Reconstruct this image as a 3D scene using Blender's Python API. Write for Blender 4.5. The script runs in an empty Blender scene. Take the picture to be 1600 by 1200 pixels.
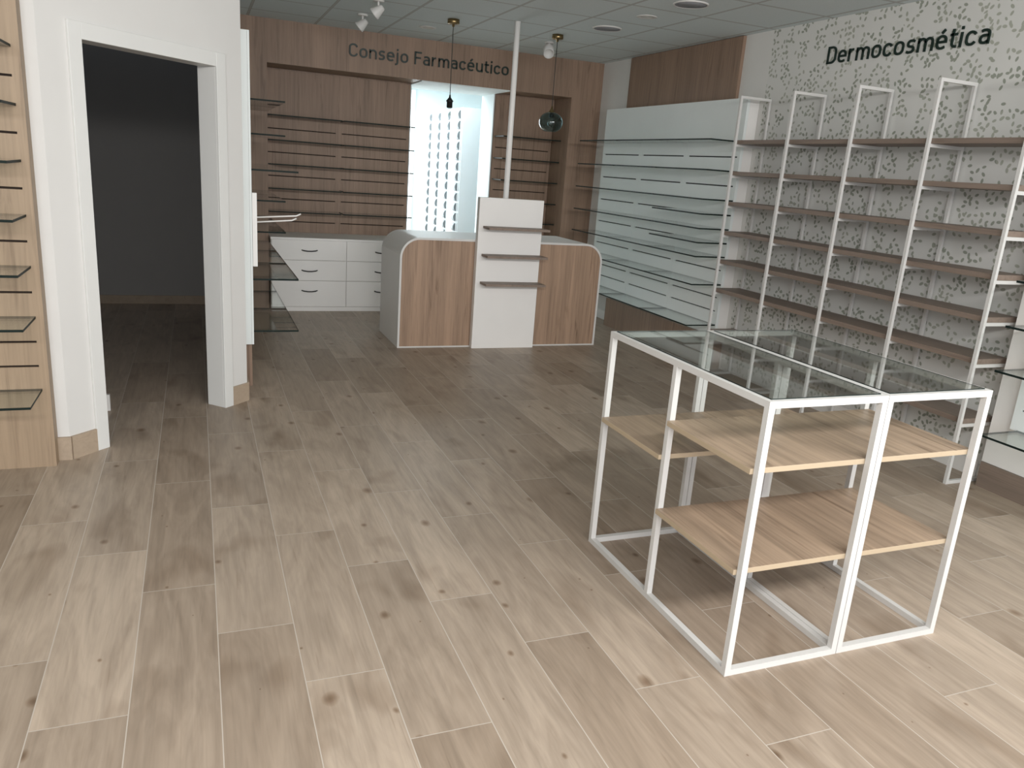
import bpy, bmesh, math, random
from math import sin, cos, pi, radians
from mathutils import Vector, Matrix
random.seed(4)
SC = bpy.context.scene
COL = SC.collection
H = 1.575                       # eye height

# ------------------------------------------------------------------ helpers
ORG = {}
def srgb(r, g, b):
    f = lambda c: (c/255/12.92) if c/255 <= .04045 else ((c/255+.055)/1.055)**2.4
    return (f(r), f(g), f(b), 1)
def BM(): return bmesh.new()
def box(bm, x0, x1, y0, y1, z0, z1, mi=0, M=None):
    co = [(x, y, z) for x in (x0, x1) for y in (y0, y1) for z in (z0, z1)]
    v = [bm.verts.new(M @ Vector(c) if M else c) for c in co]
    for f in ((0,1,3,2), (4,6,7,5), (0,4,5,1), (2,3,7,6), (0,2,6,4), (1,5,7,3)):
        bm.faces.new([v[i] for i in f]).material_index = mi
def lathe(bm, prof, c=(0,0,0), n=32, mi=0, M=None, smooth=True):
    rings = []
    for r, z in prof:
        rr = []
        for k in range(n):
            p = Vector((c[0]+r*cos(2*pi*k/n), c[1]+r*sin(2*pi*k/n), c[2]+z))
            rr.append(bm.verts.new(M @ p if M else p))
        rings.append(rr)
    for a, b in zip(rings, rings[1:]):
        for k in range(n):
            f = bm.faces.new((a[k], a[(k+1) % n], b[(k+1) % n], b[k])); f.material_index = mi; f.smooth = smooth
    for ring, r in ((rings[0], prof[0][0]), (rings[-1], prof[-1][0])):
        if r > 1e-5:
            bm.faces.new(ring).material_index = mi
def tube(bm, pts, r, n=12, mi=0):
    pts = [Vector(p) for p in pts]; rings = []
    for i, p in enumerate(pts):
        d = (pts[min(i+1, len(pts)-1)] - pts[max(i-1, 0)]).normalized()
        a = d.orthogonal().normalized() if i == 0 else (a - d*a.dot(d)).normalized()
        b = d.cross(a)
        rings.append([bm.verts.new(p + r*(a*cos(2*pi*k/n) + b*sin(2*pi*k/n))) for k in range(n)])
    for A, B in zip(rings, rings[1:]):
        for k in range(n):
            f = bm.faces.new((A[k], A[(k+1) % n], B[(k+1) % n], B[k])); f.smooth = True; f.material_index = mi
    bm.faces.new(rings[0]); bm.faces.new(rings[-1])
def world_origin(p):
    return ORG.get(p.name, Vector((0, 0, 0))) if p else Vector((0, 0, 0))
def obj(name, bm, mats, parent=None, loc=None, bevel=0):
    """world-space mesh -> object; a part's mesh is stored relative to its thing"""
    o0 = Vector(loc) if loc is not None else world_origin(parent)
    bmesh.ops.recalc_face_normals(bm, faces=bm.faces[:])
    bmesh.ops.translate(bm, verts=bm.verts[:], vec=-o0)
    me = bpy.data.meshes.new(name); bm.to_mesh(me); bm.free()
    for m in (mats if isinstance(mats, (list, tuple)) else [mats]): me.materials.append(m)
    o = bpy.data.objects.new(name, me); COL.objects.link(o)
    if parent:
        o.parent = parent; o.location = o0 - world_origin(parent)
    else:
        o.location = o0
    ORG[o.name] = o0
    if bevel:
        b = o.modifiers.new('bevel', 'BEVEL'); b.width = bevel; b.segments = 2; b.limit_method = 'ANGLE'
    return o
def thing(name, label, cat, loc=(0,0,0), group=None):
    o = bpy.data.objects.new(name, None); COL.objects.link(o)
    o.empty_display_size = .1
    o.location = loc; o['label'] = label; o['category'] = cat
    if group: o['group'] = group
    ORG[o.name] = Vector(loc)
    return o
def tag(o, label, cat, group=None):
    o['label'] = label; o['category'] = cat
    if group: o['group'] = group
    return o
def struct(name, bm, mats, bevel=0):
    o = obj(name, bm, mats, bevel=bevel); o['kind'] = 'structure'; return o

# ------------------------------------------------------------------ materials
class NT:
    def __init__(s, name):
        s.m = bpy.data.materials.new(name); s.m.use_nodes = True
        s.t = s.m.node_tree; s.t.nodes.clear()
        s.out = s.t.nodes.new('ShaderNodeOutputMaterial')
    def n(s, typ, ins=None, **kw):
        nd = s.t.nodes.new('ShaderNode' + typ)
        for k, v in kw.items(): setattr(nd, k, v)
        for k, v in (ins or {}).items():
            if isinstance(v, bpy.types.NodeSocket): s.t.links.new(v, nd.inputs[k])
            else: nd.inputs[k].default_value = v
        return nd
    def m_(s, op, a, b=0.0, c=None):
        ins = {0: a, 1: b}
        if c is not None: ins[2] = c
        return s.n('Math', ins, operation=op).outputs[0]
    def pos(s): return s.n('NewGeometry').outputs['Position']
    def sep(s, v):
        q = s.n('SeparateXYZ', {0: v}); return q.outputs[0], q.outputs[1], q.outputs[2]
    def comb(s, x, y, z): return s.n('CombineXYZ', {0: x, 1: y, 2: z}).outputs[0]
    def ramp(s, fac, stops, interp='LINEAR'):
        r = s.n('ValToRGB', {0: fac}); r.color_ramp.interpolation = interp
        el = r.color_ramp.elements
        while len(el) < len(stops): el.new(.5)
        for e, (p, c) in zip(el, stops): e.position = p; e.color = c
        return r.outputs[0]
    def mix(s, f, a, b, mode='MIX'):
        q = s.n('Mix', data_type='RGBA', blend_type=mode)
        for k, v in ((0, f), (6, a), (7, b)):
            if isinstance(v, bpy.types.NodeSocket): s.t.links.new(v, q.inputs[k])
            else: q.inputs[k].default_value = v
        return q.outputs[2]
    def noise(s, vec, scale, detail=3, rough=.5, dist=0.0):
        return s.n('TexNoise', {'Vector': vec, 'Scale': scale, 'Detail': detail, 'Roughness': rough, 'Distortion': dist}).outputs[0]
    def pbr(s, col, rough=.5, spec=.5, metal=0.0, bump=None, bd=.002, **kw):
        ins = {'Base Color': col, 'Roughness': rough, 'Specular IOR Level': spec, 'Metallic': metal}
        ins.update(kw)
        p = s.n('BsdfPrincipled', ins)
        if bump is not None:
            b = s.n('Bump', {'Height': bump, 'Strength': .4, 'Distance': bd})
            s.t.links.new(b.outputs[0], p.inputs['Normal'])
        s.t.links.new(p.outputs[0], s.out.inputs[0]); return s.m

def plain(name, c, rough=.5, spec=.5, metal=0.0, var=.012, scale=4):
    t = NT(name); n = t.noise(t.pos(), scale, 2)
    lo = tuple(x*(1-var) for x in c[:3])+(1,); hi = tuple(min(1, x*(1+var)) for x in c[:3])+(1,)
    return t.pbr(t.ramp(n, [(.3, lo), (.7, hi)]), rough, spec, metal)

def wood(name, base, axis='z', contrast=1.0, rough=.5, broad=.12, spec=.35):
    """oak decor: fine grain streaks along one axis, broader tonal bands, sparse darker cathedral marks"""
    t = NT(name); p = t.pos(); x, y, z = t.sep(p)
    k = .045
    def sc(f, g):
        a = {'x': (g, f, f), 'y': (f, g, f), 'z': (f, f, g)}[axis]
        return t.comb(t.m_('MULTIPLY', x, a[0]), t.m_('MULTIPLY', y, a[1]), t.m_('MULTIPLY', z, a[2]))
    n1 = t.noise(sc(60, 2.2), 1, 4, .6, .6)
    n2 = t.noise(sc(1/broad, .35), 1, 2, .5, .2)
    n3 = t.noise(sc(16, 1.1), 1, 3, .55, 1.6)
    c = lambda f: tuple(v*f for v in base[:3])+(1,)
    col = t.ramp(n1, [(.25, c(1-.20*contrast)), (.5, c(1)), (.78, c(1+.12*contrast))])
    col = t.mix(1.0, col, t.ramp(n2, [(.3, (1-.16*contrast,)*3+(1,)), (.7, (1.08,)*3+(1,))]), 'MULTIPLY')
    col = t.mix(1.0, col, t.ramp(n3, [(.22, (1-.38*contrast, 1-.41*contrast, 1-.43*contrast, 1)), (.42, (1,)*3+(1,))]), 'MULTIPLY')
    return t.pbr(col, rough, spec, bump=n1, bd=.0005)

OAK = (.285, .193, .138)
M_wood = wood('oak_fascia', OAK, 'z', 1.0, .5)
M_woodL = wood('oak_panel_left', (.355, .262, .178), 'z', .8, .5)
M_counterwood = wood('oak_counter_front', (.37, .248, .170), 'z', 1.35, .5, .1)
M_board = wood('oak_shelf_board', (.235, .18, .145), 'y', .8, .5)
M_table = wood('oak_table_shelf', (.40, .295, .21), 'y', 1.5, .42, .07)
M_tedge = plain('oak_edge_banding', (.47, .37, .255, 1), .5)
M_white = plain('white_lacquer', (.83, .81, .785, 1), .42, .4)
M_frame = plain('white_powder_coat', (.64, .628, .608, 1), .42, .4)
M_wall = plain('white_wall_paint', (.70, .69, .665, 1), .85, .2)
M_wallL = plain('white_hall_paint', (.68, .67, .65, 1), .85, .2)
M_slat = plain('white_slat_board', (.80, .84, .83, 1), .5, .3)
M_door = plain('white_door_lacquer', (.72, .72, .70, 1), .4, .5)
M_slot = plain('slot_channel', (.018, .020, .020, 1), .6, .2)
M_slotw = plain('slot_channel_brown', (.022, .014, .010, 1), .7, .2)
M_dark = plain('dark_metal', (.03, .03, .03, 1), .35, .5, .6)
M_brass = plain('aged_brass', (.30, .22, .11, 1), .3, .5, 1.0)
M_sign = plain('dark_green_acrylic', (.008, .022, .016, 1), .4, .4)
M_gray = plain('speaker_grille', (.26, .265, .28, 1), .8, .2)
M_skirt = wood('tile_skirting', (.40, .315, .235), 'y', .35, .5)
M_cable = plain('black_cable', (.03, .032, .03, 1), .6)
M_backwall = plain('store_room_white', (.72, .78, .79, 1), .7)
M_cab = plain('drawer_white', (.70, .725, .74, 1), .4)
M_pull = plain('drawer_pull_grey', (.15, .17, .18, 1), .4)
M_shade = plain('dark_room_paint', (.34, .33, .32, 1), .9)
M_edge = None

def glassmat(name, tint, spec=1.0, rough=.02, ior=1.5):
    t = NT(name)
    tr = t.n('BsdfTransparent', {0: tint}); gl = t.n('BsdfGlossy', {'Color': (spec,)*3+(1,), 'Roughness': rough})
    fc = t.n('LayerWeight', {'Blend': .5}).outputs['Facing']
    f0 = ((ior-1)/(ior+1))**2
    fr = t.m_('ADD', t.m_('MULTIPLY', t.m_('POWER', fc, 5.0), 1-f0), f0)
    mx = t.n('MixShader', {0: fr, 1: tr.outputs[0], 2: gl.outputs[0]})
    t.t.links.new(mx.outputs[0], t.out.inputs[0]); return t.m
M_glass = glassmat('shelf_glass', (.90, .935, .925, 1))
M_glasstop = glassmat('table_glass', (.86, .89, .88, 1))
M_globe = glassmat('teal_blown_glass', (.42, .56, .58, 1), 1.0, .03, 1.6)
M_bulb = glassmat('clear_bulb_glass', (.85, .9, .88, 1), 1.0, .02)
t = NT('glass_cut_edge'); M_edge = t.pbr((.012, .020, .018, 1), .5, .1)

def emis(name, col, st):
    t = NT(name); e = t.n('Emission', {0: col, 1: st}); t.t.links.new(e.outputs[0], t.out.inputs[0]); return t.m
M_daywin = emis('frosted_daylight_pane', (.88, .96, 1, 1), 6.0)

def floor_mat():
    t = NT('wood_look_floor_tiles'); x, y, z = t.sep(t.pos())
    W, L = .2475, 1.0127
    u = t.m_('DIVIDE', t.m_('SUBTRACT', x, -.4746), W)
    k = t.m_('FLOOR', u); fu = t.m_('FRACT', u)
    v = t.m_('DIVIDE', t.m_('ADD', t.m_('SUBTRACT', y, 3.122), t.m_('MULTIPLY', k, .3335)), L)
    kv = t.m_('FLOOR', v); fv = t.m_('FRACT', v)
    # grout lines
    du = t.m_('MULTIPLY', t.m_('MINIMUM', fu, t.m_('SUBTRACT', 1.0, fu)), W)
    dv = t.m_('MULTIPLY', t.m_('MINIMUM', fv, t.m_('SUBTRACT', 1.0, fv)), L)
    grout = t.m_('LESS_THAN', t.m_('MINIMUM', du, dv), .0016)
    wn = t.n('TexWhiteNoise', {'Vector': t.comb(k, kv, 3.0)}, noise_dimensions='3D')
    r1 = wn.outputs['Value']; rc = t.n('SeparateColor', {0: wn.outputs['Color']})
    ox = t.m_('MULTIPLY', rc.outputs[0], 37.0); oy = t.m_('MULTIPLY', rc.outputs[1], 53.0)
    gx = t.m_('ADD', x, ox); gy = t.m_('ADD', y, oy)
    g1 = t.noise(t.comb(t.m_('MULTIPLY', gx, 55), t.m_('MULTIPLY', gy, 3.0), 0.0), 1, 5, .6, .8)
    g2 = t.noise(t.comb(t.m_('MULTIPLY', gx, 9), t.m_('MULTIPLY', gy, 1.6), 1.0), 1, 3, .6, 1.5)
    g3 = t.noise(t.comb(t.m_('MULTIPLY', gx, 24), t.m_('MULTIPLY', gy, 1.1), 2.0), 1, 3, .5, 2.2)
    g4 = t.noise(t.comb(t.m_('MULTIPLY', gx, 5), t.m_('MULTIPLY', gy, 2.2), 5.0), 1, 2, .5, .5)
    b = (.405, .328, .258)
    c = lambda f, w=0: (b[0]*f, b[1]*(f-w*.5), b[2]*(f-w), 1)
    col = t.ramp(g1, [(.25, c(.86)), (.5, c(1)), (.75, c(1.10))])
    col = t.mix(1.0, col, t.ramp(g2, [(.3, (.80, .785, .77, 1)), (.65, (1.06, 1.06, 1.06, 1))]), 'MULTIPLY')
    col = t.mix(1.0, col, t.ramp(g3, [(.20, (.76, .73, .70, 1)), (.36, (1, 1, 1, 1))]), 'MULTIPLY')
    col = t.mix(1.0, col, t.ramp(g4, [(.24, (.71, .67, .63, 1)), (.44, (1, 1, 1, 1))]), 'MULTIPLY')
    col = t.mix(1.0, col, t.ramp(r1, [(0, (.78, .75, .72, 1)), (.5, (.95, .945, .94, 1)), (1, (1.10, 1.10, 1.10, 1))]), 'MULTIPLY')
    # knots: sparse dark rings
    nd = t.noise(t.comb(t.m_('MULTIPLY', gx, 8), t.m_('MULTIPLY', gy, 8), 4.0), 1, 2)
    kx = t.m_('ADD', t.m_('MULTIPLY', gx, 1.0), t.m_('MULTIPLY', nd, .03))
    vv = t.comb(kx, t.m_('MULTIPLY', gy, .72), 0.0)
    vo = t.n('TexVoronoi', {'Vector': vv, 'Scale': 3.6, 'Randomness': 1.0}, voronoi_dimensions='2D')
    ksz = t.n('SeparateColor', {0: vo.outputs['Color']})
    thr = t.m_('MULTIPLY', t.m_('POWER', ksz.outputs[0], 2.0), .10)
    kd = t.m_('DIVIDE', vo.outputs['Distance'], t.m_('ADD', thr, .012))
    knot = t.ramp(kd, [(0, (.50, .42, .36, 1)), (.35, (.60, .53, .47, 1)), (.8, (.86, .83, .80, 1)), (1.0, (1, 1, 1, 1))])
    col = t.mix(1.0, col, knot, 'MULTIPLY')
    col = t.mix(grout, col, (.50, .445, .385, 1))
    rough = t.m_('ADD', t.m_('MULTIPLY', g2, .12), .36)
    return t.pbr(col, rough, .38, bump=t.m_('SUBTRACT', g1, grout), bd=.0006)
M_floor = floor_mat()

def ceiling_mat():
    t = NT('ceiling_tiles'); x, y, z = t.sep(t.pos())
    def grid(c, o):
        f = t.m_('FRACT', t.m_('DIVIDE', t.m_('SUBTRACT', c, o), .62))
        return t.m_('MULTIPLY', t.m_('MINIMUM', f, t.m_('SUBTRACT', 1.0, f)), .62)
    d = t.m_('MINIMUM', grid(x, 2.364), grid(y, 6.07))
    ln = t.m_('LESS_THAN', d, .008)
    ln2 = t.m_('LESS_THAN', d, .012)
    edge = t.m_('GREATER_THAN', x, 4.262)
    n = t.noise(t.pos(), 260, 2)
    col = t.ramp(n, [(.3, (.60, .66, .67, 1)), (.7, (.68, .74, .75, 1))])
    col = t.mix(ln2, col, (.36, .37, .36, 1))
    col = t.mix(ln, col, (.50, .51, .50, 1))
    return t.pbr(col, .8, .2, bump=t.m_('ADD', n, t.m_('MULTIPLY', ln2, -2.0)), bd=.001)
M_ceil = ceiling_mat()

def wallpaper_mat():
    t = NT('leaf_sprig_wallpaper'); x, y, z = t.sep(t.pos())
    p = t.comb(y, z, 0.0)
    best = None
    sets = [(6.7, (0, 0, 0), [(-.055, -.030, .5, 1), (-.032, .012, 2.0, .95), (-.004, .040, 1.1, 1.1), (.012, -.018, -.5, .8), (.030, .022, .2, 1.05), (.056, -.004, -.9, 1)]),
            (5.9, (.37, .61, 0), [(-.050, .034, .1, .95), (-.022, .005, 1.5, 1.05), (.004, -.034, .8, .9), (.030, .004, -.3, 1.0), (.050, .040, 1.9, 1)])]
    for sca, off, leaves in sets:
        pp = t.n('VectorMath', {0: p, 1: off}, operation='ADD').outputs[0]
        vo = t.n('TexVoronoi', {'Vector': pp, 'Scale': sca, 'Randomness': .6}, voronoi_dimensions='2D')
        rc = t.n('SeparateColor', {0: vo.outputs['Color']})
        loc = t.n('VectorMath', {0: pp, 1: vo.outputs['Position']}, operation='SUBTRACT').outputs[0]
        rot = t.n('VectorRotate', {'Vector': loc, 'Angle': t.m_('MULTIPLY', rc.outputs[0], 2*pi)}, rotation_type='Z_AXIS').outputs[0]
        for ox, oy, a, s in leaves:
            q = t.n('VectorMath', {0: rot, 1: (ox*.92, oy*.92, 0)}, operation='SUBTRACT').outputs[0]
            q = t.n('VectorRotate', {'Vector': q, 'Angle': a}, rotation_type='Z_AXIS').outputs[0]
            q = t.n('VectorMath', {0: q, 1: (1/(.0172*s), 1/(.0100*s), 0)}, operation='MULTIPLY').outputs[0]
            d = t.n('VectorMath', {0: q}, operation='LENGTH').outputs['Value']
            best = d if best is None else t.m_('MINIMUM', best, d)
    mask = t.ramp(best, [(.75, (1, 1, 1, 1)), (1.1, (0, 0, 0, 1))])
    base = t.ramp(t.noise(p, 3, 2), [(.3, (.655, .655, .63, 1)), (.7, (.69, .685, .66, 1))])
    leaf = t.mix(rc.outputs[1], (.30, .32, .27, 1), (.42, .43, .37, 1))
    return t.pbr(t.mix(mask, base, leaf), .8, .2)
M_paper = wallpaper_mat()

LV = [.395, .513, .631, .748, .866, .984, 1.100, 1.216, 1.335, 1.455, 1.573, 1.691, 1.810, 1.930]
CZ = 2.79

# ------------------------------------------------------------------ the setting
b = BM(); box(b, -3.0, 5.2, -1.0, 13.2, -.08, 0); struct('floor', b, M_floor)
b = BM(); box(b, -3.0, 5.2, -1.0, 8.34, CZ, CZ+.08); struct('ceiling', b, M_ceil)

# right wall with the wallpapered stretch
b = BM()
def wallface(bm, y0, y1, mi):
    box(bm, 4.30, 4.42, y0, y1, 0, CZ, mi)
wallface(b, -1.0, 2.95, 0); wallface(b, 2.95, 5.47, 1); wallface(b, 5.47, 8.9, 0)
struct('wall_right', b, [M_wall, M_paper])

# back wall: oak fascia with a deep niche and a doorway
b = BM()
box(b, .27, .675, 8.33, 8.96, 0, CZ)             # left pilaster
box(b, 3.93, 4.30, 8.33, 8.96, 0, CZ)            # right pilaster
box(b, .675, 3.93, 8.33, 8.96, 2.397, CZ)        # lintel
box(b, .675, 2.21, 8.80, 8.96, 0, 2.397)
box(b, 3.19, 3.93, 8.80, 8.96, 0, 2.397)
struct('wall_back', b, M_wood)
b = BM(); box(b, 2.21, 3.19, 8.332, 9.2, 2.386, 2.3965); box(b, 2.2105, 2.222, 8.79, 9.2, 0, 2.3855); box(b, 3.178, 3.1895, 8.79, 9.2, 0, 2.3855)
struct('trim_1', b, M_backwall)

# store room behind the doorway
b = BM()
box(b, .2, .3, 9.2, 12.7, 0, 2.75); box(b, 4.5, 4.6, 8.96, 12.7, 0, 2.75); box(b, .2, 4.6, 12.6, 12.7, 0, 2.75)
box(b, .2, 2.2095, 8.961, 9.2, 0, 2.75); box(b, 3.1905, 4.5, 8.961, 9.2, 0, 2.75); box(b, 2.2095, 3.1905, 8.961, 9.2, 2.398, 2.75)
struct('wall_store_room', b, M_backwall)
b = BM(); box(b, .2, 4.6, 8.96, 12.7, 2.70, 2.78); struct('ceiling_store_room', b, M_backwall)
b = BM(); box(b, 1.2, 3.18, 12.56, 12.59, .05, 2.62); struct('window_1', b, M_daywin)
b = BM()
for x in (1.149, 3.181): box(b, x, x+.05, 12.53, 12.59, .0, 2.66)
box(b, 1.2, 3.18, 12.53, 12.585, 2.621, 2.66)
struct('trim_2', b, M_white)

# left wall beyond the angled wall, and the dark side room
b = BM(); box(b, .15, .27, 5.14, 8.6, 0, CZ); struct('wall_left', b, M_wallL)
b = BM(); box(b, -3.0, -.63, 4.22, 4.33, 0, CZ); struct('wall_left_front', b, M_wallL)
b = BM(); box(b, -3.0, -2.9, -1.0, 4.2, 0, CZ); struct('wall_side', b, M_wall)
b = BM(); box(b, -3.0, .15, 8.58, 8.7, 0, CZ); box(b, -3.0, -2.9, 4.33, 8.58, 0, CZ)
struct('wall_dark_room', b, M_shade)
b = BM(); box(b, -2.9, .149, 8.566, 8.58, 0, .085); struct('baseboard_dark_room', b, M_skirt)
# angled wall with the door opening: s runs along it, n into the dark room
P0 = Vector((-.63, 4.22, 0)); q2 = math.sqrt(.5)
MA = Matrix(((q2, -q2, 0, P0.x), (q2, q2, 0, P0.y), (0, 0, 1, 0), (0, 0, 0, 1)))
DO0, DO1, DZ = .217, 1.064, 2.012
b = BM()
box(b, 0, DO0-.02, 0, .12, 0, CZ, 0, MA); box(b, DO1+.02, 1.273, 0, .12, 0, CZ, 0, MA); box(b, DO0-.02, DO1+.02, 0, .12, DZ+.02, CZ, 0, MA)
struct('wall_angled', b, M_wallL)
b = BM()
box(b, DO0-.07, DO0, -.014, 0, 0, DZ+.075, 0, MA); box(b, DO1, DO1+.07, -.014, 0, 0, DZ+.075, 0, MA)
box(b, DO0, DO1, -.013, 0, DZ, DZ+.075, 0, MA)
box(b, DO0-.02, DO0, 0, .13, 0, DZ, 0, MA); box(b, DO1, DO1+.02, 0, .13, 0, DZ, 0, MA); box(b, DO0-.02, DO1+.02, 0, .13, DZ, DZ+.02, 0, MA)
struct('door_1', b, M_door, bevel=.002)
b = BM()
box(b, -.682, -.622, 4.205, 4.22, 0, .12); box(b, 0.004, DO0-.07, -.014, 0, 0, .12, 0, MA)
struct('baseboard_left', b, M_skirt)
b = BM(); box(b, DO1+.07, 1.273, -.014, 0, 0, .12, 0, MA); box(b, .27, .283, 5.12, 8.33, 0, .12)
struct('baseboard_corner', b, M_skirt)
b = BM(); box(b, 4.288, 4.30, 5.40, 8.33, 0, .10); box(b, 4.288, 4.30, 2.98, 5.39, 0, .10)
struct('baseboard_right', b, M_white)
b = BM(); box(b, -.62, -.52, 5.005, 5.03, 0, .10); struct('baseboard_side_room', b, M_white)

# shop front behind the viewer: an open glazed bay lets the daylight in
b = BM(); box(b, -2.9, -1.9, -.62, -.5, 0, CZ); box(b, 4.2, 4.3, -.62, -.5, 0, CZ); box(b, -1.9, 4.2, -.62, -.5, 2.70, CZ); box(b, -1.9, 4.2, -.62, -.5, 0, .12)
struct('wall_front', b, M_wall)

# ------------------------------------------------------------------ slotted display panels with glass shelves
def slatpanel(bm, face, u0, u1, z0, z1, back, front, slots, margins, sh=.0105):
    """face 'X' = panel spans Y and faces X, 'Y' = spans X and faces Y. back/front are the plane coordinates; slots cut real grooves"""
    def bx(a0, a1, d0, d1, c0, c1, mi):
        d0, d1 = min(d0, d1), max(d0, d1)
        if face == 'X': box(bm, d0, d1, a0, a1, c0, c1, mi)
        else: box(bm, a0, a1, d0, d1, c0, c1, mi)
    s = 1 if front > back else -1
    dep = min(.012, abs(front-back)*.6)
    mid = front - s*dep
    bx(u0, u1, back, mid - s*.002, z0, z1, 0)
    bx(u0+.004, u1-.004, mid - s*.002, mid - s*.001, z0+.004, z1-.004, 1)
    cur = z0
    for z in slots:
        bx(u0, u1, mid-s*.001, front, cur, z-sh/2, 0)
        bx(u0, u0+margins[0], mid-s*.001, front, z-sh/2, z+sh/2, 0)
        bx(u1-margins[1], u1, mid-s*.001, front, z-sh/2, z+sh/2, 0)
        cur = z+sh/2
    bx(u0, u1, mid-s*.001, front, cur, z1, 0)

def glass_shelf(parent, x0, x1, y0, y1, z, th=.0115, mat=None):
    bm = BM(); box(bm, x0, x1, y0, y1, z-th/2, z+th/2, 1)
    bm.normal_update()
    for f in bm.faces:
        if abs(f.normal.z) > .5: f.material_index = 0
    return obj('glass_shelf', bm, [mat or M_glass, M_edge], parent)

# right wall, three bays
RB = [(5.52, 6.31), (6.31, 7.12), (7.12, 7.93)]
RL = ['white slotted wall panel with many glass shelves, beside the shelving ladders',
      'middle white slotted wall panel with glass shelves on the right wall',
      'white slotted wall panel with glass shelves nearest the oak back wall']
RS = [[.395, .748, .984, 1.100, 1.216, 1.335, 1.455, 1.691, 1.930], [.395, .748, .984, 1.216, 1.455, 1.691, 1.930], [.395, .748, .984, 1.216, 1.455, 1.691, 1.930]]
for (y0, y1), lab, zs in zip(RB, RL, RS):
    r = thing('slatwall_panel', lab, 'display panel', (4.29, (y0+y1)/2, .30), 'white slotted panels on the right wall')
    bm = BM(); slatpanel(bm, 'X', y0+.0005, y1-.0005,   .30, 2.275, 4.205, 4.18, LV, (.037, .037))
    obj('slotted_board', bm, [M_slat, M_slot], r)
    b = BM(); box(b, 4.2055, 4.298, y0, y1, .30, 2.275); obj('backing_board', b, M_white, r)
    for z in zs: glass_shelf(r, 3.88, 4.179, y0+.008, y1-.008, z)
b = BM(); box(b, 4.144, 4.287, 5.53, 7.45, .0, .299)
tag(obj('wooden_plinth', b, M_wood, loc=(4.2, 6.5, 0)), 'brown oak plinth box on the floor under the white slotted panels', 'plinth')
b = BM(); box(b, 4.268, 4.299, 5.815, 7.67, 2.29, 2.785)
tag(obj('wall_board', b, M_wood, loc=(4.27, 6.7, 2.29)), 'dark oak board high on the right wall above the white slotted panels', 'wall panel')

# panel nearest the viewer on the right
r = thing('slatwall_panel', 'white slotted wall panel with glass shelves at the right picture edge', 'display panel', (4.2, 2.4, .15))
bm = BM(); slatpanel(bm, 'X', 1.90, 2.745, .395, 2.275, 4.179, 4.14, LV[1:], (.04, .04)); obj('slotted_board', bm, [M_slat, M_slot], r)
b = BM(); box(b, 4.18, 4.298, 1.9, 2.885, .15, 2.275); obj('backing_board', b, M_white, r)
for z in (.395, .748, .984, 1.216): glass_shelf(r, 3.84, 4.139, 1.91, 2.70, z)

b = BM(); box(b, 4.17, 4.298, 1.9, 2.88, 0, .148)
tag(obj('wooden_plinth', b, M_board, loc=(4.23, 2.4, 0)), 'dark plinth under the white wall panel right of the shelving ladders', 'plinth')

# left wall beyond the corner, three bays seen from the edge
LBY = [(5.40, 6.215), (6.215, 7.025), (7.025, 7.83)]
LS = [[.395, .748, 1.455], [.395, .748, .984, 1.216, 1.455, 1.691, 1.930], [.395, .748, .984, 1.216, 1.455, 1.691, 1.930]]
LL = ['white slotted panel on the left wall just past the angled corner, three glass shelves',
      'middle slotted panel on the left wall between corner and oak back wall',
      'slotted panel on the left wall closest to the white drawer cabinet']
for (y0, y1), lab, zs in zip(LBY, LL, LS):
    r = thing('slatwall_panel', lab, 'display panel', (.3, (y0+y1)/2, .307), 'slotted panels on the left wall')
    bm = BM(); slatpanel(bm, 'X', y0+.0005, y1-.0005, .307, 2.28, .271, .335, LV, (.04, .04)); obj('slotted_board', bm, [M_slat, M_slot], r)
    for z in zs: glass_shelf(r, .336, .63, y0+.012, y1-.012, z)
r = thing('display_hook', 'white wall bracket with two thin rods sticking out, past the angled corner', 'display hook', (.35, 5.45, .83))
b = BM(); box(b, .337, .366, 5.405, 5.455, .835, 1.31); obj('back_plate', b, M_white, r)
for y, z, e in ((5.415, 1.155, .645), (5.445, 1.122, .62)):
    b = BM(); tube(b, [(.366, y, z), (e-.03, y, z+.02), (e, y, z+.034)], .005); obj('rod', b, M_white, r)
b = BM(); box(b, .284, .325, 5.46, 8.1, 0, .306)
tag(obj('wooden_plinth', b, M_wood, loc=(.3, 6.6, 0)), 'brown oak plinth at the foot of the left wall panels', 'plinth')

# oak panel at the far left
r = thing('slatwall_panel', 'oak slotted wall panel with glass shelves left of the doorway', 'display panel', (-1.2, 4.17, 0))
bm = BM(); slatpanel(bm, 'Y', -1.50, -.682, 0, CZ-.005, 4.219, 4.13, LV, (.04, .038)); obj('slotted_board', bm, [M_woodL, M_slotw], r)
for z in (.395, .748, .984, 1.216, 1.455, 1.691, 1.930): glass_shelf(r, -1.46, -.715, 3.83, 4.129, z)

# niche panels
NB = [(.68, 1.44, 'left half of the oak slotted panels in the niche, above the drawers'),
      (1.44, 2.205, 'oak slotted niche panel with glass shelves directly left of the bright doorway'),
      (3.195, 3.925, 'oak slotted niche panel with glass shelves right of the bright doorway')]
for x0, x1, lab in NB:
    r = thing('slatwall_panel', lab, 'display panel', ((x0+x1)/2, 8.78, .0), 'oak slotted panels in the niche')
    bm = BM(); slatpanel(bm, 'Y', x0, x1-.0005, 0, 2.38, 8.798, 8.775, LV[4:], (.03, .03)); obj('slotted_board', bm, [M_wood, M_slotw], r)
    for z in (.984, 1.216, 1.455, 1.691, 1.930): glass_shelf(r, x0+.012, x1-.012, 8.48, 8.774, z)

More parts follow.
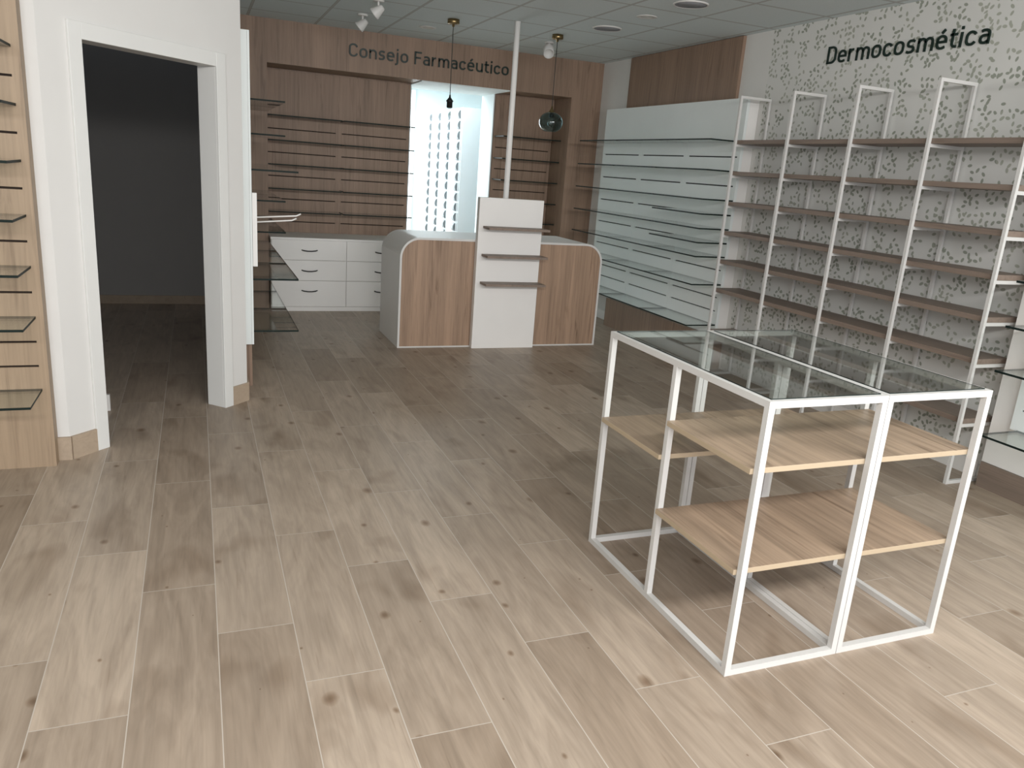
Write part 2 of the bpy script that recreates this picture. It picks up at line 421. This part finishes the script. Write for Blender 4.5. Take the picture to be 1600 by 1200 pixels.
# ------------------------------------------------------------------ drawer cabinet in the niche
r = thing('drawer_cabinet', 'low white cabinet with six drawers in the oak niche', 'cabinet', (1.44, 8.5, 0))
b = BM(); box(b, .685, 2.2, 8.21, 8.77, .0, .735); obj('body', b, M_white, r)
b = BM(); box(b, .68, 2.2, 8.185, 8.772, .735, .755); obj('top', b, M_white, r)
b = BM(); box(b, .69, 2.195, 8.196, 8.209, .0, .045); obj('kickboard', b, M_white, r)
hm = None; dm = {}
for x0, x1 in ((.69, 1.437), (1.442, 2.195)):
    for z0, z1 in ((.049, .318), (.322, .527), (.531, .733)):
        b = BM(); box(b, x0, x1, 8.19, 8.209, z0, z1); d = obj('drawer', b, M_white, r, loc=((x0+x1)/2, 8.2, (z0+z1)/2), bevel=.0015)
        cx = (x0+x1)/2 ; zc = z1-.107
        b = BM(); tube(b, [(cx-.078, 8.191, zc+.006), (cx-.06, 8.172, zc+.002), (cx-.02, 8.163, zc-.002), (cx+.02, 8.163, zc-.002), (cx+.06, 8.172, zc+.002), (cx+.078, 8.191, zc+.006)], .006, 8)
        obj('handle', b, M_dark, d)

# ------------------------------------------------------------------ counter
CX0, CX1, CY0, CY1, CH, CR = 1.593, 3.53, 6.50, 7.22, .962, .175
def prof(i):
    x0, x1, zt, r0 = CX0+i, CX1-i, CH-i, CR-i
    P = [(x0, .012 if i else 0)]
    for k in range(13):
        a = pi - (pi/2)*k/12; P.append((x0+r0+r0*cos(a), zt-r0+r0*sin(a)))
    for k in range(13):
        a = pi/2 - (pi/2)*k/12; P.append((x1-r0+r0*cos(a), zt-r0+r0*sin(a)))
    P.append((x1, .012 if i else 0)); return P
r = thing('sales_counter', 'white sales counter with rounded corners and oak front', 'counter', (2.56, 6.85, 0))
def extr(bm, P, y0, y1):
    A = [bm.verts.new((x, y0, z)) for x, z in P]; B = [bm.verts.new((x, y1, z)) for x, z in P]
    n = len(P)
    for k in range(n):
        f = bm.faces.new((A[k], A[(k+1) % n], B[(k+1) % n], B[k])); f.smooth = False
    bm.faces.new(A); bm.faces.new(B)
b = BM(); extr(b, prof(0), CY0+.012, CY1); obj('body', b, M_white, r)
b = BM(); O, I = prof(0), prof(.018)
vo = [[b.verts.new((x, y, z)) for x, z in O] for y in (CY0, CY0+.0115)]
vi = [[b.verts.new((x, y, z)) for x, z in I] for y in (CY0, CY0+.0115)]
n = len(O)
for k in range(n):
    j = (k+1) % n
    b.faces.new((vo[0][k], vo[0][j], vi[0][j], vi[0][k])); b.faces.new((vo[1][k], vo[1][j], vi[1][j], vi[1][k]))
    b.faces.new((vo[0][k], vo[0][j], vo[1][j], vo[1][k])); b.faces.new((vi[0][k], vi[0][j], vi[1][j], vi[1][k]))
obj('front_rim', b, M_frame, r)
b = BM(); extr(b, prof(.0185), CY0+.004, CY0+.0115); obj('front_panel', b, M_counterwood, r)

r = thing('display_stand', 'tall narrow white panel with three small oak shelves at the counter front', 'display panel', (2.555, 6.46, 0))
b = BM(); box(b, 2.258, 2.858, 6.435, 6.498, 0, 1.33); obj('board', b, M_white, r, bevel=.002)
for z in (1.09, .85, .607):
    b = BM(); box(b, 2.30, 2.868, 6.275, 6.434, z-.02, z); obj('shelf', b, M_board, r, bevel=.001)
b = BM(); tube(b, [(2.585, 6.675, .963), (2.585, 6.675, 2.0), (2.585, 6.675, CZ-.002)], .0245, 24)
lathe(b, [(.0, .963), (.04, .963), (.04, .972), (.0, .972)], (2.585, 6.675, 0), 24)
tag(obj('service_pole', b, M_white, loc=(2.585, 6.675, .963)), 'thin white pole rising from the counter to the ceiling', 'pole')

# ------------------------------------------------------------------ shelving with ladder frames on the wallpaper
LY = [5.365, 4.76, 4.152, 3.54, 2.938]
LZ = [.398, .748, .985, 1.218, 1.452, 1.690, 1.930]
LX0, LX1, LH, T = 3.988, 4.283, 2.262, .0195
r = thing('shelving_unit', 'white ladder framed shelving with brown boards against the leaf wallpaper', 'shelves', (4.13, 4.15, 0))
for y in LY:
    b = BM(); y0, y1 = y-T/2, y+T/2
    box(b, LX0, LX0+T, y0, y1, 0, LH); box(b, LX1-T, LX1, y0, y1, 0, LH)
    box(b, LX0+T, LX1-T, y0, y1, 0, T); box(b, LX0+T, LX1-T, y0, y1, LH-T, LH)
    f = obj('ladder_frame', b, M_frame, r, loc=(4.13, y, 0))
    for z in LZ:
        b = BM(); box(b, LX0+T, LX1-T, y0, y1, z-.050, z-.0305); obj('rung', b, M_frame, f)
for k in range(4):
    yb, ya = LY[k], LY[k+1]
    if k == 0: yb += T/2
    if k == 3: ya -= T/2
    for z in LZ:
        b = BM(); box(b, LX0+T+.001, LX1-T-.001, ya+.0006, yb-.0006, z-.030, z); obj('shelf', b, M_board, r, bevel=.001)

# ------------------------------------------------------------------ display tables
TY0, TY1, TH, TT = 1.775, 2.775, .96, .0225
def table(x0, x1, label):
    r = thing('display_table', label, 'display table', ((x0+x1)/2, (TY0+TY1)/2, 0), 'pair of white framed glass topped tables')
    ym = 2.276
    for x in (x0, x1-TT):
        for y in (TY0, ym, TY1-TT):
            b = BM(); box(b, x, x+TT, y, y+TT, TT, TH-TT); obj('leg', b, M_frame, r)
    for nm, z in (('top_frame', TH-TT), ('base_frame', 0)):
        b = BM()
        box(b, x0, x0+TT, TY0, TY1, z, z+TT); box(b, x1-TT, x1, TY0, TY1, z, z+TT)
        box(b, x0+TT, x1-TT, TY0, TY0+TT, z, z+TT); box(b, x0+TT, x1-TT, TY1-TT, TY1, z, z+TT)
        obj(nm, b, M_frame, r)
    bm = BM(); box(bm, x0+.018, x1-.018, TY0+.018, TY1-.018, TH+.0005, TH+.0035, 1); bm.normal_update()
    for f in bm.faces:
        if abs(f.normal.z) > .5: f.material_index = 0
    obj('glass_top', bm, [M_glasstop, M_edge], r)
    L = x0-.012 if x0 < 2 else x0-.0015
    R = x1+.0015 if x0 < 2 else x1
    for z, ya, yb in ((.735, TY0+TT+.002, ym-.001), (.385, TY0+TT+.002, ym-.001), (.592, ym+TT+.001, TY1-TT-.001)):
        bm = BM(); box(bm, L, R, ya, yb, z-.019, z, 0); bm.normal_update()
        for f in bm.faces:
            if abs(f.normal.z) < .5: f.material_index = 1
        o = obj('shelf', bm, [M_table, M_tedge], r, bevel=.001)
table(1.583, 2.062, 'white framed table with glass top and stepped oak shelves, nearer the open floor')
table(2.065, 2.543, 'white framed table with glass top and stepped oak shelves, nearer the ladder shelving')

# ------------------------------------------------------------------ lettering
def arc(cx, cy, rx, ry, a0, a1, n=8):
    return [(cx+rx*cos(radians(a0+(a1-a0)*k/n)), cy+ry*sin(radians(a0+(a1-a0)*k/n))) for k in range(n+1)]
XH = .72; S_ = .128; h = S_/2
def rr(x0, x1, y0, y1, r):
    P = arc(x1-r, y1-r, r, r, 0, 90) + arc(x0+r, y1-r, r, r, 90, 180) + arc(x0+r, y0+r, r, r, 180, 270) + arc(x1-r, y0+r, r, r, 270, 360)
    return P+[P[0]]
def e_path(x1=.52): 
    return [[(h+.02, .37), (x1, .37)] + arc(x1-.22, XH-h-.22, .22, .22, 0, 90) + arc(h+.22, XH-h-.22, .22, .22, 90, 180) + arc(h+.22, h+.22, .22, .22, 180, 270) + [(.36, h), (.49, h+.05)]]
def n_path(x0, x1): return [(x0, .44)] + arc((x0+x1)/2, XH-h-.2, (x1-x0)/2, .2, 180, 0, 12) + [(x1, 0)]
G = {
 'o': (.60, [rr(h, .60-h, h, XH-h, .22)]),
 'c': (.54, [arc(.29, XH-h-.22, .22, .22, 25, 90) + arc(h+.22, XH-h-.22, .22, .22, 90, 180) + arc(h+.22, h+.22, .22, .22, 180, 270) + arc(.29, h+.22, .22, .22, 270, 335)]),
 'C': (.66, [arc(.36, 1-h-.25, .25, .25, 12, 90) + arc(h+.25, 1-h-.25, .25, .25, 90, 180) + arc(h+.25, h+.25, .25, .25, 180, 270) + arc(.36, h+.25, .25, .25, 270, 348)]),
 'n': (.58, [[(h, 0), (h, XH)], n_path(h, .58-h)]),
 'm': (.90, [[(h, 0), (h, XH)], n_path(h, .45), n_path(.45, .90-h)]),
 's': (.50, [[(.45, XH-h-.05), (.36, XH-h), (.22, XH-h)] + arc(.22, XH-h-.145, .145, .145, 90, 250) + [(.30, .345)] + arc(.28, .215, .145, .143, 75, -90) + [(.14, h), (.04, h+.055)]]),
 'e': (.59, e_path()), 
 'é': (.59, e_path() + [[(.24, .80), (.40, .97)]]),
 'j': (.20, [[(.10, XH), (.10, -.06)] + arc(-.03, -.06, .13, .13, 0, -90, 5) + [(-.07, -.19)], [(.10, .85), (.10, 1.0)]]),
 'i': (.15, [[(h, 0), (h, XH)], [(h, .85), (h, 1.0)]]),
 'F': (.56, [[(h, 0), (h, 1)], [(h, 1-h), (.56, 1-h)], [(h, .52), (.50, .52)]]),
 'D': (.66, [[(h, h), (.30, h)] + arc(.33, h+.26, .26, .26, 270, 360) + arc(.33, 1-h-.26, .26, .26, 0, 90) + [(.30, 1-h), (h, 1-h), (h, 0)]]),
 'a': (.55, [[(.09, XH-h-.04), (.19, XH-h)] + arc(.30, XH-h-.18, .18, .18, 90, 0) + [(.48, 0)], [(.48, .41), (.24, .41)] + arc(.235, .24, .165, .17, 90, 270) + [(.32, h), (.48, .15)]]),
 'r': (.40, [[(h, 0), (h, XH)], [(h, .42)] + arc(.29, .42, .22, .23, 180, 80)]),
 'u': (.58, [[(.58-h, XH), (.58-h, 0)], [(h, XH), (h, .28)] + arc(.29, h+.2, .22, .2, 180, 350)]),
 't': (.38, [[(.13, .93), (.13, .26)] + arc(.32, .26, .19, .19, 180, 270) + [(.38, h)], [(.0, XH-h), (.36, XH-h)]]),
}
def ribbon(bm, P, w, f):
    P = [Vector((a, c, 0)) for a, c in P]
    P = [p for i, p in enumerate(P) if i == 0 or (p-P[i-1]).length > 1e-4]
    closed = (P[0]-P[-1]).length < 1e-4
    if closed: P = P[:-1]
    n = len(P); Ls, Rs = [], []
    for i, p in enumerate(P):
        a = P[i-1] if (i > 0 or closed) else None
        c = P[(i+1) % n] if (i < n-1 or closed) else None
        d1 = (p-a).normalized() if a is not None else None
        d2 = (c-p).normalized() if c is not None else None
        d1 = d1 or d2; d2 = d2 or d1
        nn = Vector((-(d1.y+d2.y), d1.x+d2.x, 0)).normalized()
        m = w/2/max(.5, nn.dot(Vector((-d1.y, d1.x, 0))))
        Ls.append(p+nn*m); Rs.append(p-nn*m)
    V = [[bm.verts.new(f(q.x, q.y, d)) for q in (Ls[i], Rs[i]) for d in (0, 1)] for i in range(n)]
    rng = range(n) if closed else range(n-1)
    for i in rng:
        A, B = V[i], V[(i+1) % n]
        bm.faces.new((A[0], B[0], B[2], A[2])); bm.faces.new((A[1], B[1], B[3], A[3]))
        bm.faces.new((A[0], B[0], B[1], A[1])); bm.faces.new((A[2], B[2], B[3], A[3]))
    if not closed:
        for A in (V[0], V[-1]): bm.faces.new((A[0], A[1], A[3], A[2]))
def lettering(text, root, cap, width, f, gap=.14):
    adv = []; u = 0
    for ch in text:
        if ch == ' ': u += .36; continue
        adv.append((ch, u)); u += G[ch][0] + gap
    tot = u - gap; sx = width/(tot*cap)
    for ch, u0 in adv:
        bm = BM()
        for P in G[ch][1]:
            ribbon(bm, [((u0+a)*cap*sx, c*cap) for a, c in P], S_*cap, f)
        obj('letter', bm, M_sign, root)
r = thing('wall_lettering', 'dark green letters reading Consejo Farmacéutico on the oak fascia', 'sign', (2.3, 8.32, 2.54))
lettering('Consejo Farmacéutico', r, .122, 1.70, lambda a, c, d: Vector((1.455+a, 8.329-.014*d, 2.541+c)))
r = thing('wall_lettering', 'dark green letters reading Dermocosmética on the leaf wallpaper', 'sign', (4.29, 4.2, 2.48))
lettering('Dermocosmética', r, .118, 1.30, lambda a, c, d: Vector((4.299-.008*d, 4.828-a, 2.478+c)))

# ------------------------------------------------------------------ lamps and ceiling fittings
def pendant(x, y, label, globe):
    r = thing('pendant_lamp', label, 'lamp', (x, y, 2.03))
    b = BM(); lathe(b, [(.0, CZ-.001), (.052, CZ-.001), (.052, CZ-.034), (.046, CZ-.038), (.012, CZ-.039), (.010, CZ-.06), (0, CZ-.061)], (x, y, 0)); obj('ceiling_rose', b, M_brass, r)
    b = BM(); tube(b, [(x, y, CZ-.055), (x, y, 2.45), (x, y, 2.165)], .0035, 8); obj('cord', b, M_cable, r)
    if not globe:
        b = BM(); lathe(b, [(.0, 2.175), (.006, 2.173), (.010, 2.15), (.030, 2.125), (.033, 2.118), (.026, 2.112), (.026, 2.068), (.020, 2.062), (0, 2.062)], (x, y, 0)); obj('socket', b, M_dark, r)
        b = BM(); lathe(b, [(.012, 2.061), (.014, 2.05), (.024, 2.032), (.025, 2.018), (.017, 2.003), (0, 1.997)], (x, y, 0)); obj('bulb', b, M_bulb, r)
    else:
        b = BM(); lathe(b, [(.0, 2.175), (.006, 2.173), (.012, 2.145), (.030, 2.118), (.030, 2.112), (0, 2.112)], (x, y, 0)); obj('cap', b, M_brass, r)
        P = []
        for k in range(25):
            a = radians(76 - k*(76+62)/24)
            P.append((.113*cos(a)**.9, 2.028+.093*sin(a)))
        b = BM(); lathe(b, [(.028, 2.114)]+P, (x, y, 0), 48)
        for f in list(b.faces):
            if len(f.verts) > 4: b.faces.remove(f)
        obj('globe', b, M_globe, r)
        b = BM(); lathe(b, [(0, 2.111), (.02, 2.111), (.02, 2.07), (0, 2.069)], (x, y, 0)); obj('socket', b, M_dark, r)
        b = BM(); lathe(b, [(.012, 2.069), (.016, 2.055), (.028, 2.03), (.030, 2.012), (.020, 1.99), (0, 1.982)], (x, y, 0)); obj('bulb', b, M_bulb, r)
pendant(2.122, 7.02, 'pendant lamp with bare dark socket on a thin cord before the bright doorway', False)
pendant(3.118, 7.02, 'pendant lamp with teal glass globe hanging right of the white pole', True)

def spot(x, y, label, d, s=1.0, cyl=False):
    r = thing('ceiling_spotlight', label, 'spotlight', (x, y, CZ), 'white spotlights on the ceiling')
    b = BM(); lathe(b, [(0, CZ-.001), (.045, CZ-.001), (.045, CZ-.014), (0, CZ-.015)], (x, y, 0)); lathe(b, [(0, CZ-.014), (.009, CZ-.014), (.009, CZ-.05), (0, CZ-.05)], (x, y, 0), 12); obj('mount', b, M_frame, r)
    d = Vector(d).normalized(); q = Vector((0, 0, 1)).rotation_difference(d).to_matrix().to_4x4()
    Mx = Matrix.Translation((x, y, CZ-.082)) @ q
    sc = 1.0 if cyl else .82
    pr = [(0, -.055), (.048, -.055), (.052, -.045), (.052, .055), (.044, .058), (.042, .03), (0, .03)] if cyl else [(0, -.06), (.022, -.058), (.03, -.05), (.058, .045), (.058, .055), (.050, .056), (.045, .03), (0, .028)]
    b = BM(); lathe(b, [(a*sc, c*sc) for a, c in pr], (0, 0, 0), 32, 0, Mx); obj('head', b, M_frame, r)
spot(1.408, 7.40, 'white cone spotlight on the ceiling close to the oak fascia', (-.8, .3, -.75))
spot(1.39, 6.66, 'white cone spotlight on the ceiling farther forward of the fascia', (-.8, .35, -.7))
spot(3.22, 7.44, 'white cylinder spotlight on the ceiling beside the right pendant lamp', (-.25, -.75, -.55), cyl=True)
for x, y, R, lab in ((3.29, 6.39, .125, 'round grey ceiling speaker nearer the right pendant lamp'), (3.285, 5.135, .125, 'round grey ceiling speaker cut by the top picture edge')):
    r = thing('ceiling_speaker', lab, 'speaker', (x, y, CZ))
    b = BM(); lathe(b, [(0, CZ-.001), (R-.012, CZ-.001), (R-.012, CZ-.008), (0, CZ-.009)], (x, y, 0), 40); obj('grille', b, M_gray, r)
    b = BM(); lathe(b, [(R-.012, CZ-.001), (R-.012, CZ-.010), (R-.004, CZ-.010), (R+.002, CZ-.001)], (x, y, 0), 40); obj('rim', b, M_frame, r)
for x, y, lab in ((3.29, 5.74, 'recessed round downlight between the two grey ceiling speakers'), (2.05, 7.60, 'recessed round downlight near the oak fascia behind the socket pendant')):
    r = thing('downlight', lab, 'downlight', (x, y, CZ))
    b = BM(); lathe(b, [(.045, CZ-.001), (.05, CZ-.007), (.078, CZ-.005), (.082, CZ-.001)], (x, y, 0), 32); obj('ring', b, M_frame, r)
    b = BM(); lathe(b, [(0, CZ-.001), (.045, CZ-.001), (.045, CZ-.004), (0, CZ-.0045)], (x, y, 0), 32); obj('lens', b, M_wall, r)

# ------------------------------------------------------------------ store room drawer tower
r = thing('medicine_drawer_cabinet', 'tall white cabinet of small drawers seen through the bright doorway', 'cabinet', (3.4, 10.5, 0))
b = BM(); box(b, 3.12, 3.9, 9.716, 11.5, 0, 2.275); obj('body', b, M_cab, r)
dproto = hproto = None
for c in range(4):
    yc = 9.716+.02+.22+c*.44
    for k in range(17):
        zc = 2.275-.062-.02-k*.126
        if dproto is None:
            b = BM(); box(b, 3.10, 3.119, yc-.213, yc+.213, zc-.056, zc+.056); dproto = obj('drawer', b, M_cab, r, loc=(3.11, yc, zc), bevel=.003)
            b = BM(); n = 11; O_, I_ = [], []
            for j in range(n):
                a = radians(-80+160*j/(n-1)); zz = zc + .052*sin(a)/sin(radians(80))
                O_.append((3.106-.040*cos(a), zz)); I_.append((3.108-.016*cos(a)**1.5, zz))
            y0, y1 = yc-.207, yc-.11
            V = [[b.verts.new((x_, y_, z_)) for x_, z_ in L_] for y_ in (y0, y1) for L_ in (O_, I_)]
            for j in range(n-1):
                for P_, Q_ in ((0, 1), (2, 3), (0, 2), (1, 3)):
                    b.faces.new((V[P_][j], V[P_][j+1], V[Q_][j+1], V[Q_][j]))
            for j in (0, n-1): b.faces.new((V[0][j], V[1][j], V[3][j], V[2][j]))
            hproto = obj('handle', b, M_pull, dproto)
            base = Vector((3.11, yc, zc))
        else:
            d = dproto.copy(); COL.objects.link(d); d.parent = r
            d.location = dproto.location + Vector((0, yc-base.y, zc-base.z))
            hh = hproto.copy(); COL.objects.link(hh); hh.parent = d

# ------------------------------------------------------------------ light
def area(name, loc, rot, sx, sy, power, col=(1, 1, 1)):
    l = bpy.data.lights.new(name, 'AREA'); l.shape = 'RECTANGLE'; l.size = sx; l.size_y = sy; l.energy = power; l.color = col
    o = bpy.data.objects.new(name, l); COL.objects.link(o); o.location = loc; o.rotation_euler = rot
    return o
area('shop_window_daylight_upper', (1.15, -.49, 2.40), (radians(90-30), 0, 0), 5.8, .32, 165, (1, .98, .95))
area('street_daylight', (1.15, -3.2, 1.7), (radians(90-2), 0, 0), 7.5, 2.6, 75, (.98, .99, 1)).data.spread = radians(120)
area('store_room_ceiling_panel', (2.2, 10.8, 2.68), (0, 0, 0), 1.8, 3.0, 130, (.88, .97, 1))
w = bpy.data.worlds.new('sky'); SC.world = w; w.use_nodes = True
bg = w.node_tree.nodes['Background']; bg.inputs[0].default_value = (.75, .85, 1, 1); bg.inputs[1].default_value = .6

# ------------------------------------------------------------------ camera
F = 1211.0
def dv(x, y): return Vector((x-800, 600-y, -F))
v1 = dv(304, 229).normalized(); v2 = dv(3830, 490).normalized(); v3 = -dv(465, 4970).normalized()
ax = (v2 - v1*v2.dot(v1)*.5).normalized(); ay = (v1 - v2*v1.dot(v2)*.5).normalized()
az = ax.cross(ay).normalized(); az = (az+v3).normalized()
ax = (ax-az*ax.dot(az)).normalized(); ay = az.cross(ax)
R = Matrix((ax, ay, az))            # world = R @ camera
cam = bpy.data.cameras.new('camera'); co = bpy.data.objects.new('camera', cam); COL.objects.link(co)
cam.sensor_fit = 'HORIZONTAL'; cam.sensor_width = 36; cam.lens = F*36/1600; cam.clip_start = .05
Mw = R.to_4x4(); Mw.translation = (0, 0, H); co.matrix_world = Mw
SC.camera = co
SC.view_settings.view_transform = 'Standard'; SC.view_settings.look = 'None'; SC.view_settings.gamma = 1
SC.view_settings.use_curve_mapping = False; SC.view_settings.exposure = 0.07
SC.cycles.transparent_max_bounces = 48
SC.cycles.max_bounces = 10; SC.cycles.diffuse_bounces = 6
